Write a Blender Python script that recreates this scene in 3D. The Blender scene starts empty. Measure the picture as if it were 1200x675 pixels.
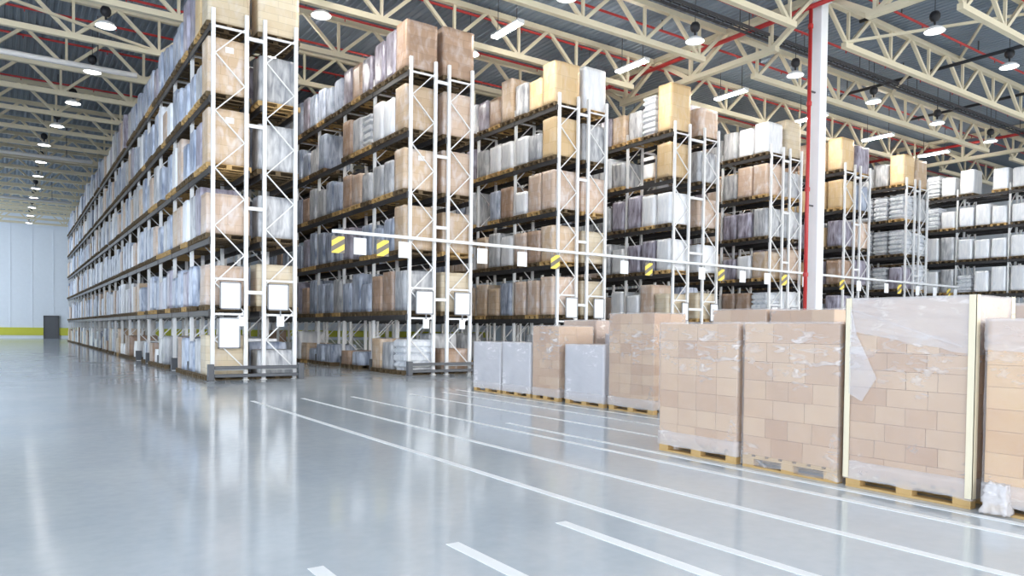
import bpy, math, random
from mathutils import Vector, Matrix, noise

scene = bpy.context.scene
COL = scene.collection
# rack loads that show largest (code: rack, half, level, place) - each is an object of its own; the small rest is one object
INDIV = set(map(int, """
20 21 22 23 27 37 41 120 122 123 124 125 126 129 130 133 220 221 222 223 224 225 226 227 228 229 233 320 321 322 323 324 325 326 328 329 330 332 333
334 420 421 422 423 424 425 426 427 428 429 430 432 433 520 521 522 523 524 525 526 527 528 529 530 531 539 620 621 720 820 822 920 921 1020 1021
1120 1121 1220 1221 1222 1223 1224 1225 1226 1228 1229 1230 1231 1320 1321 1322 1323 1324 1325 1326 1327 1328 1329 1330 1331 1420 1421 1422 1423 1424
1425 1426 1427 1428 1429 1430 1520 1521 1522 1523 1524 1525 1526 1527 1528 1529 1530 1620 1621 1622 1623 1624 1625 1626 1627 1628 1630 1631 1720 1721
1722 1723 1724 1725 1726 1727 1728 1729 1730 1731 1820 1821 1920 2020 2120 2220 2320 2427 2520 2521 2522 2523 2524 2525 2620 2621 2622 2623 2624 2625
2720 2721 2722 2723 2724 2726 2820 2821 2822 2823 2824 2825 2826 2920 2921 2922 2923 2924 2925 2926 3120 3220 3320 3420 3520 3720 3721 3722 3723 3820
3821 3822 3823 3824 3920 3921 3922 3923 3924 4020 4023 4024 4120 4121 4122 4123 4124 4320 4420 4520 4620 4720 4920 4921 4922 5020 5021 5022 5120 5121
5122 5220 5221 5222 5320 5321 5322 5323 5328 5520 5620 5720 5820 5920 6120 6220 6320 6420 6520 6820 6920 7020 7120 7420 7421 7520 7521 7620 7621 7720
7721 8020 8120 8220 8320 8516 8616 8617 8618 8619 8620 8621 8716 8717 8718 8719 8720 8721 8816 8817 8818 8819 8820 8821 8916 8917 8919 8920 8921
""".split()))

# ------------------------------------------------------------------ helpers
class MB:
    """collects shapes into one mesh"""
    def __init__(self):
        self.v = []; self.f = []; self.mi = []
    def add(self, vs, fs, mi=0):
        b = len(self.v)
        self.v += [tuple(p) for p in vs]
        self.f += [tuple(b + i for i in q) for q in fs]
        self.mi += [mi] * len(fs)
        return self
    def box(self, x0, x1, y0, y1, z0, z1, mi=0):
        vs = [(x0,y0,z0),(x1,y0,z0),(x1,y1,z0),(x0,y1,z0),(x0,y0,z1),(x1,y0,z1),(x1,y1,z1),(x0,y1,z1)]
        fs = [(0,3,2,1),(4,5,6,7),(0,1,5,4),(1,2,6,5),(2,3,7,6),(3,0,4,7)]
        return self.add(vs, fs, mi)
    def bbox(self, x0, x1, y0, y1, z0, z1, b=.004, mi=0):
        """box with chamfered edges"""
        xs, ys, zs = (x0, x1), (y0, y1), (z0, z1)
        vs = []; idx = {}
        for i in (0,1):
            for j in (0,1):
                for k in (0,1):
                    sx, sy, sz = (1-2*i)*b, (1-2*j)*b, (1-2*k)*b
                    for a, p in enumerate(((xs[i], ys[j]+sy, zs[k]+sz), (xs[i]+sx, ys[j], zs[k]+sz), (xs[i]+sx, ys[j]+sy, zs[k]))):
                        idx[i,j,k,a] = len(vs); vs.append(p)
        F = []
        for s in (0,1):
            q = [idx[s,0,0,0], idx[s,1,0,0], idx[s,1,1,0], idx[s,0,1,0]]; F.append(q if s else q[::-1])
            q = [idx[0,s,0,1], idx[0,s,1,1], idx[1,s,1,1], idx[1,s,0,1]]; F.append(q if s else q[::-1])
            q = [idx[0,0,s,2], idx[1,0,s,2], idx[1,1,s,2], idx[0,1,s,2]]; F.append(q if s else q[::-1])
        c = Vector(((x0+x1)/2,(y0+y1)/2,(z0+z1)/2))
        def out(q):
            P = [Vector(vs[i]) for i in q]; n = (P[1]-P[0]).cross(P[2]-P[0])
            m = sum(P, Vector())/len(P) - c
            return q if n.dot(m) > 0 else q[::-1]
        for i in (0,1):
            for j in (0,1):
                F.append(out([idx[i,j,0,0], idx[i,j,1,0], idx[i,j,1,1], idx[i,j,0,1]]))
                F.append(out([idx[i,0,j,0], idx[i,1,j,0], idx[i,1,j,2], idx[i,0,j,2]]))
                F.append(out([idx[0,i,j,1], idx[1,i,j,1], idx[1,i,j,2], idx[0,i,j,2]]))
                for k in (0,1):
                    F.append(out([idx[i,j,k,0], idx[i,j,k,1], idx[i,j,k,2]]))
        return self.add(vs, F, mi)
    def bar(self, p, q, w, h=None, mi=0):
        """rectangular bar between two points"""
        h = h or w; p, q = Vector(p), Vector(q); d = (q-p).normalized()
        up = Vector((0,0,1)) if abs(d.z) < .95 else Vector((0,1,0))
        s = d.cross(up).normalized(); u = s.cross(d)
        vs = [c + s*a*w/2 + u*b*h/2 for c in (p,q) for a,b in ((-1,-1),(1,-1),(1,1),(-1,1))]
        fs = [(0,1,2,3),(7,6,5,4),(0,4,5,1),(1,5,6,2),(2,6,7,3),(3,7,4,0)]
        return self.add(vs, fs, mi)
    def tube(self, p, q, r, n=10, mi=0):
        p, q = Vector(p), Vector(q); d = (q-p).normalized()
        up = Vector((0,0,1)) if abs(d.z) < .95 else Vector((0,1,0))
        s = d.cross(up).normalized(); u = s.cross(d)
        vs = [c + (s*math.cos(2*math.pi*i/n) + u*math.sin(2*math.pi*i/n))*r for c in (p,q) for i in range(n)]
        fs = [(i, n+i, n+(i+1)%n, (i+1)%n) for i in range(n)] + [tuple(range(n)), tuple(range(2*n-1, n-1, -1))]
        return self.add(vs, fs, mi)
    def lathe(self, prof, n=20, c=(0,0,0), mi=0, cap=True):
        vs = [(c[0]+r*math.cos(2*math.pi*i/n), c[1]+r*math.sin(2*math.pi*i/n), c[2]+z) for r, z in prof for i in range(n)]
        fs = []
        for k in range(len(prof)-1):
            for i in range(n):
                fs.append((k*n+i, k*n+(i+1)%n, (k+1)*n+(i+1)%n, (k+1)*n+i))
        if cap:
            fs += [tuple(range(n-1,-1,-1)), tuple((len(prof)-1)*n+i for i in range(n))]
        return self.add(vs, fs, mi)
    def mesh(self, name, mats, smooth=False):
        me = bpy.data.meshes.new(name)
        me.from_pydata(self.v, [], self.f)
        for m in (mats if isinstance(mats, (list, tuple)) else [mats]): me.materials.append(m)
        if any(self.mi): me.polygons.foreach_set('material_index', self.mi)
        if smooth: me.polygons.foreach_set('use_smooth', [True]*len(self.f))
        me.update()
        return me

def obj(name, data, parent=None, loc=(0,0,0), rz=0):
    o = bpy.data.objects.new(name, data); COL.objects.link(o)
    o.location = loc; o.rotation_euler = (0,0,rz)
    if parent: o.parent = parent
    return o
def put(name, mb, mats, parent=None, loc=(0,0,0), rz=0, smooth=False):
    return obj(name, mb.mesh(name, mats, smooth), parent, loc, rz)
def tag(o, label, cat, group=None):
    o['label'] = label; o['category'] = cat
    if group: o['group'] = group
    return o
def thing(name, label, cat, loc=(0,0,0), rz=0, group=None):
    return tag(obj(name, None, None, loc, rz), label, cat, group)
def struct(o):
    o['kind'] = 'structure'; return o
ORD = ('first second third fourth fifth sixth seventh eighth ninth tenth eleventh twelfth thirteenth fourteenth fifteenth sixteenth '
       'seventeenth eighteenth nineteenth twentieth').split()
def nth(i):
    if i < 20: return ORD[i]
    t = ('twenty', 'thirty', 'forty', 'fifty', 'sixty')[(i+1)//10 - 2]
    return t[:-1] + 'ieth' if (i+1) % 10 == 0 else t + '-' + ORD[(i+1) % 10 - 1]

# ------------------------------------------------------------------ materials
def nodes(name):
    m = bpy.data.materials.new(name); m.use_nodes = True
    nt = m.node_tree; b = nt.nodes['Principled BSDF']
    def n(t, **kw):
        x = nt.nodes.new(t)
        for k, v in kw.items():
            if k in x.inputs: x.inputs[k].default_value = v
            else: setattr(x, k, v)
        return x
    return m, nt, b, n, nt.links.new
def rgb(*c): return (c[0], c[1], c[2], 1)
def s2l(*c):
    return tuple((x/255/12.92 if x/255 <= .04045 else ((x/255+.055)/1.055)**2.4) for x in c) + (1,)
def plain(name, col, rough=.5, metal=0, var=.12, scale=3., coat=0):
    m, nt, b, n, L = nodes(name)
    tc = n('ShaderNodeTexCoord'); no = n('ShaderNodeTexNoise', Scale=scale, Detail=5.)
    L(tc.outputs['Object'], no.inputs['Vector'])
    mx = n('ShaderNodeMix', data_type='RGBA')
    mx.inputs[6].default_value = tuple(c*(1-var) for c in col[:3]) + (1,)
    mx.inputs[7].default_value = tuple(min(1, c*(1+var)) for c in col[:3]) + (1,)
    L(no.outputs['Fac'], mx.inputs[0]); L(mx.outputs[2], b.inputs['Base Color'])
    b.inputs['Roughness'].default_value = rough; b.inputs['Metallic'].default_value = metal
    b.inputs['Coat Weight'].default_value = coat
    return m
def glow(name, col, strength):
    m, nt, b, n, L = nodes(name)
    b.inputs['Base Color'].default_value = col
    b.inputs['Emission Color'].default_value = col
    b.inputs['Emission Strength'].default_value = strength
    return m

def side_coords(n, L):
    """(x+y, z) so that a pattern runs round the sides of a box"""
    tc = n('ShaderNodeTexCoord'); sp = n('ShaderNodeSeparateXYZ'); L(tc.outputs['Object'], sp.inputs[0])
    ad = n('ShaderNodeMath', operation='ADD'); L(sp.outputs[0], ad.inputs[0]); L(sp.outputs[1], ad.inputs[1])
    cb = n('ShaderNodeCombineXYZ'); L(ad.outputs[0], cb.inputs[0]); L(sp.outputs[2], cb.inputs[1])
    return cb.outputs[0], tc.outputs['Object']

def carton_load(name, c1, c2, film=.35, bw=.4, bh=.26):
    """cartons under clear film: carton courses, tape, milky film patches"""
    m, nt, b, n, L = nodes(name)
    uv, ob = side_coords(n, L)
    br = n('ShaderNodeTexBrick', Scale=1., offset=.5)
    br.inputs['Brick Width'].default_value = bw; br.inputs['Row Height'].default_value = bh
    br.inputs['Mortar Size'].default_value = .006; br.inputs['Bias'].default_value = 0.
    br.inputs['Color1'].default_value = c1; br.inputs['Color2'].default_value = c2
    br.inputs['Mortar'].default_value = tuple(x*.8 for x in c1[:3]) + (1,)
    L(uv, br.inputs['Vector'])
    mp = n('ShaderNodeMapping'); mp.inputs['Scale'].default_value = (2.2, 2.2, 1.1); L(ob, mp.inputs[0])
    oi = n('ShaderNodeObjectInfo')
    no = n('ShaderNodeTexNoise', Scale=1.6, Detail=6., Distortion=1.2, noise_dimensions='4D'); L(mp.outputs[0], no.inputs['Vector'])
    ml = n('ShaderNodeMath', operation='MULTIPLY'); ml.inputs[1].default_value = 37.; L(oi.outputs['Random'], ml.inputs[0]); L(ml.outputs[0], no.inputs['W'])
    rp = n('ShaderNodeMapRange'); rp.inputs[1].default_value = .46; rp.inputs[2].default_value = .72
    rp.inputs[3].default_value = film*.25; rp.inputs[4].default_value = min(1, film*1.5)
    L(no.outputs['Fac'], rp.inputs[0])
    mx = n('ShaderNodeMix', data_type='RGBA'); L(rp.outputs[0], mx.inputs[0]); L(br.outputs['Color'], mx.inputs[6])
    mx.inputs[7].default_value = s2l(232, 228, 230)
    hs = n('ShaderNodeHueSaturation'); L(mx.outputs[2], hs.inputs['Color'])
    r2 = n('ShaderNodeMapRange'); r2.inputs[3].default_value = .86; r2.inputs[4].default_value = 1.1; L(oi.outputs['Random'], r2.inputs[0]); L(r2.outputs[0], hs.inputs['Value'])
    L(hs.outputs[0], b.inputs['Base Color'])
    b.inputs['Roughness'].default_value = .42
    bp = n('ShaderNodeBump', Strength=.35, Distance=.02); L(no.outputs['Fac'], bp.inputs['Height']); L(bp.outputs[0], b.inputs['Normal'])
    return m
def film_load(name, dark, light, band=0.):
    """opaque stretch film with upright creases, their light and dark streaks put into the colour"""
    m, nt, b, n, L = nodes(name)
    uv, ob = side_coords(n, L)
    mp = n('ShaderNodeMapping'); mp.inputs['Scale'].default_value = (5., 1.1, 1.); L(uv, mp.inputs[0])
    oi = n('ShaderNodeObjectInfo')
    ml = n('ShaderNodeMath', operation='MULTIPLY'); ml.inputs[1].default_value = 53.; L(oi.outputs['Random'], ml.inputs[0])
    no = n('ShaderNodeTexNoise', Scale=1.4, Detail=7., Distortion=.6, noise_dimensions='4D'); L(mp.outputs[0], no.inputs['Vector']); L(ml.outputs[0], no.inputs['W'])
    mx = n('ShaderNodeMix', data_type='RGBA'); mx.inputs[6].default_value = dark; mx.inputs[7].default_value = light  # crease shading drawn as streaks in the base colour
    rp = n('ShaderNodeMapRange'); rp.inputs[1].default_value = .33; rp.inputs[2].default_value = .64; L(no.outputs['Fac'], rp.inputs[0]); L(rp.outputs[0], mx.inputs[0])
    hs = n('ShaderNodeHueSaturation'); L(mx.outputs[2], hs.inputs['Color'])
    r2 = n('ShaderNodeMapRange'); r2.inputs[3].default_value = .84; r2.inputs[4].default_value = 1.12; L(oi.outputs['Random'], r2.inputs[0]); L(r2.outputs[0], hs.inputs['Value'])
    L(hs.outputs[0], b.inputs['Base Color'])
    b.inputs['Roughness'].default_value = .3
    bp = n('ShaderNodeBump', Strength=.5, Distance=.03); L(no.outputs['Fac'], bp.inputs['Height']); L(bp.outputs[0], b.inputs['Normal'])
    return m

def floor_mat():
    m, nt, b, n, L = nodes('polished_concrete')
    tc = n('ShaderNodeTexCoord')
    n1 = n('ShaderNodeTexNoise', Scale=.35, Detail=8., Roughness=.6); L(tc.outputs['Object'], n1.inputs['Vector'])
    n2 = n('ShaderNodeTexNoise', Scale=9., Detail=6.); L(tc.outputs['Object'], n2.inputs['Vector'])
    rp = n('ShaderNodeValToRGB'); L(n1.outputs['Fac'], rp.inputs[0])
    rp.color_ramp.elements[0].position = .3; rp.color_ramp.elements[0].color = s2l(184, 193, 200)
    rp.color_ramp.elements[1].position = .72; rp.color_ramp.elements[1].color = s2l(206, 211, 213)
    mx = n('ShaderNodeMix', data_type='RGBA', blend_type='OVERLAY'); mx.inputs[0].default_value = .12
    L(rp.outputs[0], mx.inputs[6]); L(n2.outputs['Fac'], mx.inputs[7]); L(mx.outputs[2], b.inputs['Base Color'])
    r2 = n('ShaderNodeMapRange'); r2.inputs[3].default_value = .08; r2.inputs[4].default_value = .17; L(n1.outputs['Fac'], r2.inputs[0]); L(r2.outputs[0], b.inputs['Roughness'])
    b.inputs['Specular IOR Level'].default_value = .7
    bp = n('ShaderNodeBump', Strength=.04, Distance=.02); L(n2.outputs['Fac'], bp.inputs['Height']); L(bp.outputs[0], b.inputs['Normal'])
    return m

def wrap_mat(name='clear_stretch_film', lo=.1, hi=.62, seed=0.):
    """clear film: an even thin veil with bright crumpled creases in patches"""
    m, nt, b, n, L = nodes(name)
    out = nt.nodes['Material Output']
    tc = n('ShaderNodeTexCoord')
    mp = n('ShaderNodeMapping'); mp.inputs['Location'].default_value = (seed, seed*2, 0); L(tc.outputs['Object'], mp.inputs[0])
    lowf = n('ShaderNodeTexNoise', Scale=1.5, Detail=3.); L(mp.outputs[0], lowf.inputs['Vector'])
    patch = n('ShaderNodeMapRange'); patch.inputs[1].default_value = .5; patch.inputs[2].default_value = .68; L(lowf.outputs['Fac'], patch.inputs[0])
    mp2 = n('ShaderNodeMapping'); mp2.inputs['Rotation'].default_value = (.45, 0, 0); mp2.inputs['Scale'].default_value = (4., 3., 9.); L(mp.outputs[0], mp2.inputs[0])
    cre = n('ShaderNodeTexNoise', Scale=1.6, Detail=6., Roughness=.6, Distortion=.8); L(mp2.outputs[0], cre.inputs['Vector'])
    cr = n('ShaderNodeMapRange'); cr.inputs[1].default_value = .52; cr.inputs[2].default_value = .66; L(cre.outputs['Fac'], cr.inputs[0])
    mu = n('ShaderNodeMath', operation='MULTIPLY'); L(patch.outputs[0], mu.inputs[0]); L(cr.outputs[0], mu.inputs[1])
    m2 = n('ShaderNodeMath', operation='MULTIPLY_ADD'); m2.inputs[1].default_value = hi-lo; m2.inputs[2].default_value = lo*.8; L(mu.outputs[0], m2.inputs[0])
    m3 = n('ShaderNodeMath', operation='MULTIPLY_ADD'); m3.inputs[1].default_value = lo*.5; L(lowf.outputs['Fac'], m3.inputs[0]); L(m2.outputs[0], m3.inputs[2])
    tr = n('ShaderNodeBsdfTransparent')
    b.inputs['Base Color'].default_value = s2l(242, 236, 234); b.inputs['Roughness'].default_value = .2
    bp = n('ShaderNodeBump', Strength=.35, Distance=.02); L(cre.outputs['Fac'], bp.inputs['Height']); L(bp.outputs[0], b.inputs['Normal'])
    mix = n('ShaderNodeMixShader'); L(m3.outputs[0], mix.inputs[0]); L(tr.outputs[0], mix.inputs[1]); L(b.outputs[0], mix.inputs[2])
    L(mix.outputs[0], out.inputs['Surface'])
    return m
def carton_mat(name, c1, c2):
    m, nt, b, n, L = nodes(name)
    oi = n('ShaderNodeObjectInfo'); mx = n('ShaderNodeMix', data_type='RGBA'); mx.inputs[6].default_value = c1; mx.inputs[7].default_value = c2
    L(oi.outputs['Random'], mx.inputs[0])
    tc = n('ShaderNodeTexCoord'); no = n('ShaderNodeTexNoise', Scale=4., Detail=4.); L(tc.outputs['Object'], no.inputs['Vector'])
    m2 = n('ShaderNodeMix', data_type='RGBA', blend_type='OVERLAY'); m2.inputs[0].default_value = .12; L(mx.outputs[2], m2.inputs[6]); L(no.outputs['Fac'], m2.inputs[7])
    L(m2.outputs[2], b.inputs['Base Color']); b.inputs['Roughness'].default_value = .6
    return m
def hazard_mat():
    m, nt, b, n, L = nodes('hazard_stripes')
    tc = n('ShaderNodeTexCoord'); sp = n('ShaderNodeSeparateXYZ'); L(tc.outputs['Object'], sp.inputs[0])
    a = n('ShaderNodeMath', operation='MULTIPLY'); a.inputs[1].default_value = .62; L(sp.outputs[0], a.inputs[0])
    s = n('ShaderNodeMath', operation='SUBTRACT'); L(sp.outputs[2], s.inputs[0]); L(a.outputs[0], s.inputs[1])
    d = n('ShaderNodeMath', operation='MULTIPLY_ADD'); d.inputs[1].default_value = 3.1; d.inputs[2].default_value = 10.05; L(s.outputs[0], d.inputs[0])
    f = n('ShaderNodeMath', operation='FRACT'); L(d.outputs[0], f.inputs[0])
    g = n('ShaderNodeMath', operation='GREATER_THAN'); g.inputs[1].default_value = .48; L(f.outputs[0], g.inputs[0])
    mx = n('ShaderNodeMix', data_type='RGBA'); mx.inputs[6].default_value = s2l(120, 112, 98); mx.inputs[7].default_value = s2l(250, 222, 90)
    L(g.outputs[0], mx.inputs[0]); L(mx.outputs[2], b.inputs['Base Color']); b.inputs['Roughness'].default_value = .4
    return m

M = dict(
    floor=floor_mat(),
    line=plain('white_floor_paint', s2l(240, 241, 240), .4, var=.04),
    ceil=plain('slate_roof_deck', s2l(130, 142, 154), .55, var=.08, scale=.4),
    wall=plain('pale_wall_panel', s2l(230, 236, 242), .6, var=.04),
    yellow=plain('yellow_wall_band', s2l(206, 205, 70), .5, var=.05),
    cream=plain('cream_steel', s2l(222, 211, 182), .45, var=.05),
    white=plain('white_steel', s2l(238, 238, 237), .4, var=.03),
    rack=plain('white_rack_steel', s2l(236, 235, 233), .38, var=.03),
    beam=plain('shaded_beam_steel', s2l(58, 56, 56), .45, var=.15),  # grey beams coloured darker to carry the shade along the shelves
    guard=plain('grey_guard_steel', s2l(92, 94, 98), .45, var=.1),
    black=plain('black_plastic', s2l(34, 34, 38), .5, var=.1),
    red=plain('red_pipe_paint', s2l(186, 52, 50), .4, var=.06),
    dark=plain('dark_galvanised', s2l(76, 76, 78), .5, var=.1),
    wood=plain('pallet_wood', s2l(196, 160, 104), .7, var=.18, scale=7),
    woodd=plain('shaded_pallet_wood', s2l(104, 86, 60), .75, var=.2, scale=7),  # pallet wood with the shade under the shelves put into its colour
    board=plain('white_notice_sheet', s2l(250, 250, 250), .45, var=.01),
    greyf=plain('grey_notice_frame', s2l(140, 142, 146), .4, var=.05),
    edge=plain('cream_edge_board', s2l(232, 218, 188), .6, var=.05),
    hazard=hazard_mat(),
    lamp=glow('lamp_glow', rgb(1, .97, .93), 15.),
    tube=glow('tube_glow', rgb(1, .95, .88), 130.),
    wrap=wrap_mat('clear_stretch_film', .24, .85, 0.),
    wrapm=wrap_mat('milky_stretch_film', .34, .85, 3.),
    wrapg=wrap_mat('blue_grey_stretch_film', .5, .9, 7.),
    carton=carton_mat('carton_board', s2l(184, 140, 97), s2l(206, 170, 130)),
    kraftc=carton_mat('kraft_carton_board', s2l(206, 158, 100), s2l(220, 178, 122)),
    greyc=carton_mat('grey_carton_board', s2l(176, 178, 188), s2l(192, 192, 200)),
)
LOADS = dict(
    tan=carton_load('tan_carton_load', s2l(196, 164, 124), s2l(206, 178, 142), .4),
    pink=carton_load('pinkish_carton_load', s2l(200, 168, 138), s2l(210, 182, 154), .5),
    kraft=carton_load('kraft_carton_load', s2l(212, 178, 126), s2l(222, 194, 148), .15, .6, .5),
    brown=carton_load('brown_carton_load', s2l(158, 126, 98), s2l(176, 142, 112), .25),
    cream=carton_load('cream_carton_load', s2l(208, 188, 154), s2l(220, 204, 174), .2, .8, .2),
    blue=film_load('blue_grey_film_load', s2l(114, 126, 150), s2l(204, 212, 226)),
    mauve=film_load('mauve_film_load', s2l(112, 102, 112), s2l(190, 186, 200)),
    grey=film_load('grey_film_load', s2l(142, 144, 150), s2l(214, 214, 214)),
    white=film_load('white_film_load', s2l(228, 230, 234), s2l(251, 251, 251)),
    layer=film_load('layered_sack_load', s2l(200, 204, 210), s2l(238, 239, 241)),
)
LOOK = dict(tan='tan carton load', pink='pinkish tan carton load', kraft='yellowish kraft carton load', brown='brown carton load', cream='cream carton load',
            blue='blue-grey wrapped load', mauve='mauve-grey wrapped load', grey='grey wrapped load', white='white wrapped load', layer='pale layered load')

# ------------------------------------------------------------------ the shell
struct(put('floor', MB().box(-14, 78, -12, 97.2, -.2, 0), M['floor']))
mb = MB()   # trapezoid roof deck, ribs along y
xs = []; x = -14.
while x < 78:
    xs += [(x, 13.66), (x+.10, 13.66), (x+.13, 13.70), (x+.23, 13.70)]; x += .26
nx = len(xs)
vs = [(a, y, z) for y in (-12., 97.2) for a, z in xs]
mb.add(vs, [(i, nx+i, nx+i+1, i+1) for i in range(nx-1)])
struct(put('ceiling', mb, M['ceil']))
mb = MB().box(-14, 78, 97, 97.2, 0, 13.72)
for i in range(46): mb.box(-13.9+i*2, -13.86+i*2, 96.97, 97, 0, 13.72)
w = struct(put('wall_far', mb, M['wall']))
mb = MB().box(-14.2, -14, 24, 62, 0, 13.72)  # unseen wall, shaped to darken the far-left roof and leave daylight at both ends
for i in range(18): mb.box(-14, -13.97, 25+i*2, 25.04+i*2, 0, 13.72)
struct(put('wall_left_unseen', mb, M['wall']))
mb = MB().box(62, 62.2, 6, 97, 0, 13.72)
for i in range(45): mb.box(61.97, 62, 7+i*2, 7.04+i*2, 0, 13.72)
struct(put('wall_right', mb, M['wall']))
struct(put('trim_1', MB().box(-14, 78, 96.9, 96.96, .35, 1.2), M['yellow']))
d = struct(put('door_1', MB().box(3.3, 4.5, 96.8, 96.9, 0, 2.4), M['guard']))
struct(put('door_frame', MB().box(3.15, 3.3, 96.78, 96.9, 0, 2.55).box(4.5, 4.65, 96.78, 96.9, 0, 2.55).box(3.15, 4.65, 96.78, 96.9, 2.4, 2.55), M['dark'], d))

# painted floor lines
for i, (X, y0, y1) in enumerate([(4.0, -3, 15.0), (5.05, -3, 15.1), (6.1, -3, 15.0), (6.5, -1, 9.6), (7.5, -1, 15.0), (8.4, 4, 15.1), (9.05, 6, 15.6),
                                 (1.54, .5, 4.35), (2.5, .5, 4.35), (3.48, .5, 4.4)]):
    wdt = .045 if i < 7 else .05
    struct(put('floor_line', MB().box(X-wdt, X+wdt, y0, y1, 0, .003), M['line']))

# ------------------------------------------------------------------ roof steel
ZB, ZT = 12.08, 13.42
MX = (23.80, 47.80)          # the two main trusses
TY = [15.65 + 4*k for k in range(-2, 20)]
def zigzag(mb, a, b, zb, zt, n, axis, c, w):
    """V webs with a post on every lower node"""
    st = (b-a)/n
    P = (lambda s, z: (s, c, z)) if axis == 'x' else (lambda s, z: (c, s, z))
    for i in range(n):
        s0, s1, s2 = a+i*st, a+(i+.5)*st, a+(i+1)*st
        mb.bar(P(s0, zt), P(s1, zb), w); mb.bar(P(s1, zb), P(s2, zt), w)
        mb.bar(P(s1, zb), P(s1, zt), w*.8)
def truss_x(x0, x1, y):
    t = struct(obj('roof_truss', None, None, (x0, y, ZB)))
    def L_(o): o.location = (-x0, -y, -ZB)
    n = max(1, round((x1-x0)/3.0)); st = (x1-x0)/n
    L_(put('top_chord', MB().box(x0+.2, x1-.2, y-.1, y+.1, ZT-.1, ZT+.1), M['cream'], t))
    L_(put('bottom_chord', MB().box(x0+st*.5-.1, x1-st*.5+.1, y-.1, y+.1, ZB-.1, ZB+.1), M['cream'], t))
    mb = MB(); zigzag(mb, x0+.2, x1-.2, ZB, ZT, n, 'x', y, .12)
    L_(put('web', mb, M['cream'], t))
for y in TY:
    far = y > 46
    truss_x(-14 if y > 20 else 0, MX[0]-.1, y)
    if not far:
        truss_x(MX[0]+.1, MX[1]-.1, y)
        truss_x(MX[1]+.1, 72, y)
def main_truss(X, cols):
    for a, b in zip(cols, cols[1:]):
        t = struct(obj('main_truss', None, None, (X, a, ZB)))
        def L_(o): o.location = (-X, -a, -ZB)
        L_(put('top_chord', MB().box(X-.14, X+.14, a, b-.01, ZT-.02, ZT+.18), M['cream'], t))
        L_(put('bottom_chord', MB().box(X-.13, X+.13, a+1.75, b-1.75, ZB-.02, ZB+.18), M['cream'], t))
        mb = MB(); zigzag(mb, a+.05, b-.05, ZB+.08, ZT+.05, 3, 'y', X, .17)
        L_(put('web', mb, M['cream'], t))
main_truss(MX[0], (3.65, 15.65, 27.65, 39.65))
main_truss(MX[1], (3.65, 15.65, 27.65, 39.65))
def column(X, Y, w):
    g = w*.6
    c = struct(put('column', MB().bbox(X-w, X+w, Y-w, Y+w, .02, 13.2, .02), M['white'], None))
    put('base_plate', MB().box(X-w-g, X+w+g, Y-w-g, Y+w+g, 0, .03), M['white'], c)
    put('cap_plate', MB().box(X-w-.08, X+w+.08, Y-w-.08, Y+w+.08, 13.2, 13.36), M['white'], c)
column(MX[0], 15.65, .2); column(MX[0], 27.65, .13)
# cross bracing bars between the trusses
for i, (p, q) in enumerate([((-4, 27.65, ZB+.1), (4.6, 31.65, ZB+.1)), ((25.3, 15.65, ZB+.1), (31.3, 11.65, ZT)), ((28.3, 11.65, ZT), (34, 15.65, ZT)), ((30, 15.65, ZB), (36, 19.65, ZT))]):
    struct(put('brace_beam', MB().bar(p, q, .09), M['cream']))

# ------------------------------------------------------------------ pipes and trays
for k in range(-1, 10):
    y = 14.45 + 3.08*k
    x0, x1 = (-13, 23.3) if k > 4 else (0, 70)
    z = 13.2
    nm = ['just in front of the white column', 'just past the white column', 'above the ends of the racks', 'just behind the rack ends'][k+1-0] if 0 <= k+1 < 4 else nth(k-3) + ' one deeper over the racks'
    p = thing('sprinkler_pipe', 'thin red sprinkler pipe under the roof, ' + nm, 'pipe', (x0, y, z), group='red sprinkler pipes under the roof')
    put('pipe', MB().tube((0,0,0), (x1-x0,0,0), .045), M['red'], p, smooth=True)
    mb = MB()
    for j in range(int((x1-x0)/3)): mb.tube((1.5+j*3, 0, -.02), (1.5+j*3, 0, -.14), .02, 6)
    put('sprinkler_head', mb, M['red'], p)
    mb = MB()
    for j in range(int((x1-x0)/6)): mb.box(3+j*6-.02, 3+j*6+.02, -.02, .02, .04, .43)
    put('hanger', mb, M['dark'], p)
for nm, X in (('beside the main truss over the column', MX[0]-.55), ('beside the main truss over the last rack', MX[1]-.55)):
    p = thing('sprinkler_main', 'thick red sprinkler main running ' + nm, 'pipe', (X, 4, 12.95))
    put('pipe', MB().tube((0,0,0), (0,30,0), .085, 12), M['red'], p, smooth=True)
    mb = MB()
    for j in range(6): mb.tube((0, 2+j*5, 0), (0, 2.12+j*5, 0), .115, 12)
    put('coupling', mb, M['red'], p)
p = thing('sprinkler_riser', 'upright red riser pipe standing beside the white column', 'pipe', (MX[0]-.55, 15.65, 0))
put('pipe', MB().tube((0,0,0), (0,0,12.86), .065, 12), M['red'], p, smooth=True)
mb = MB()
for z in (.6, 3.5, 6.5, 9.5, 12.2): mb.tube((0,0,z), (0,0,z+.14), .09, 12)
put('coupling', mb, M['red'], p)
put('clamp', MB().box(.05, .345, -.02, .02, 6, 6.05).box(.05, .345, -.02, .02, 10, 10.05), M['dark'], p)

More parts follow.
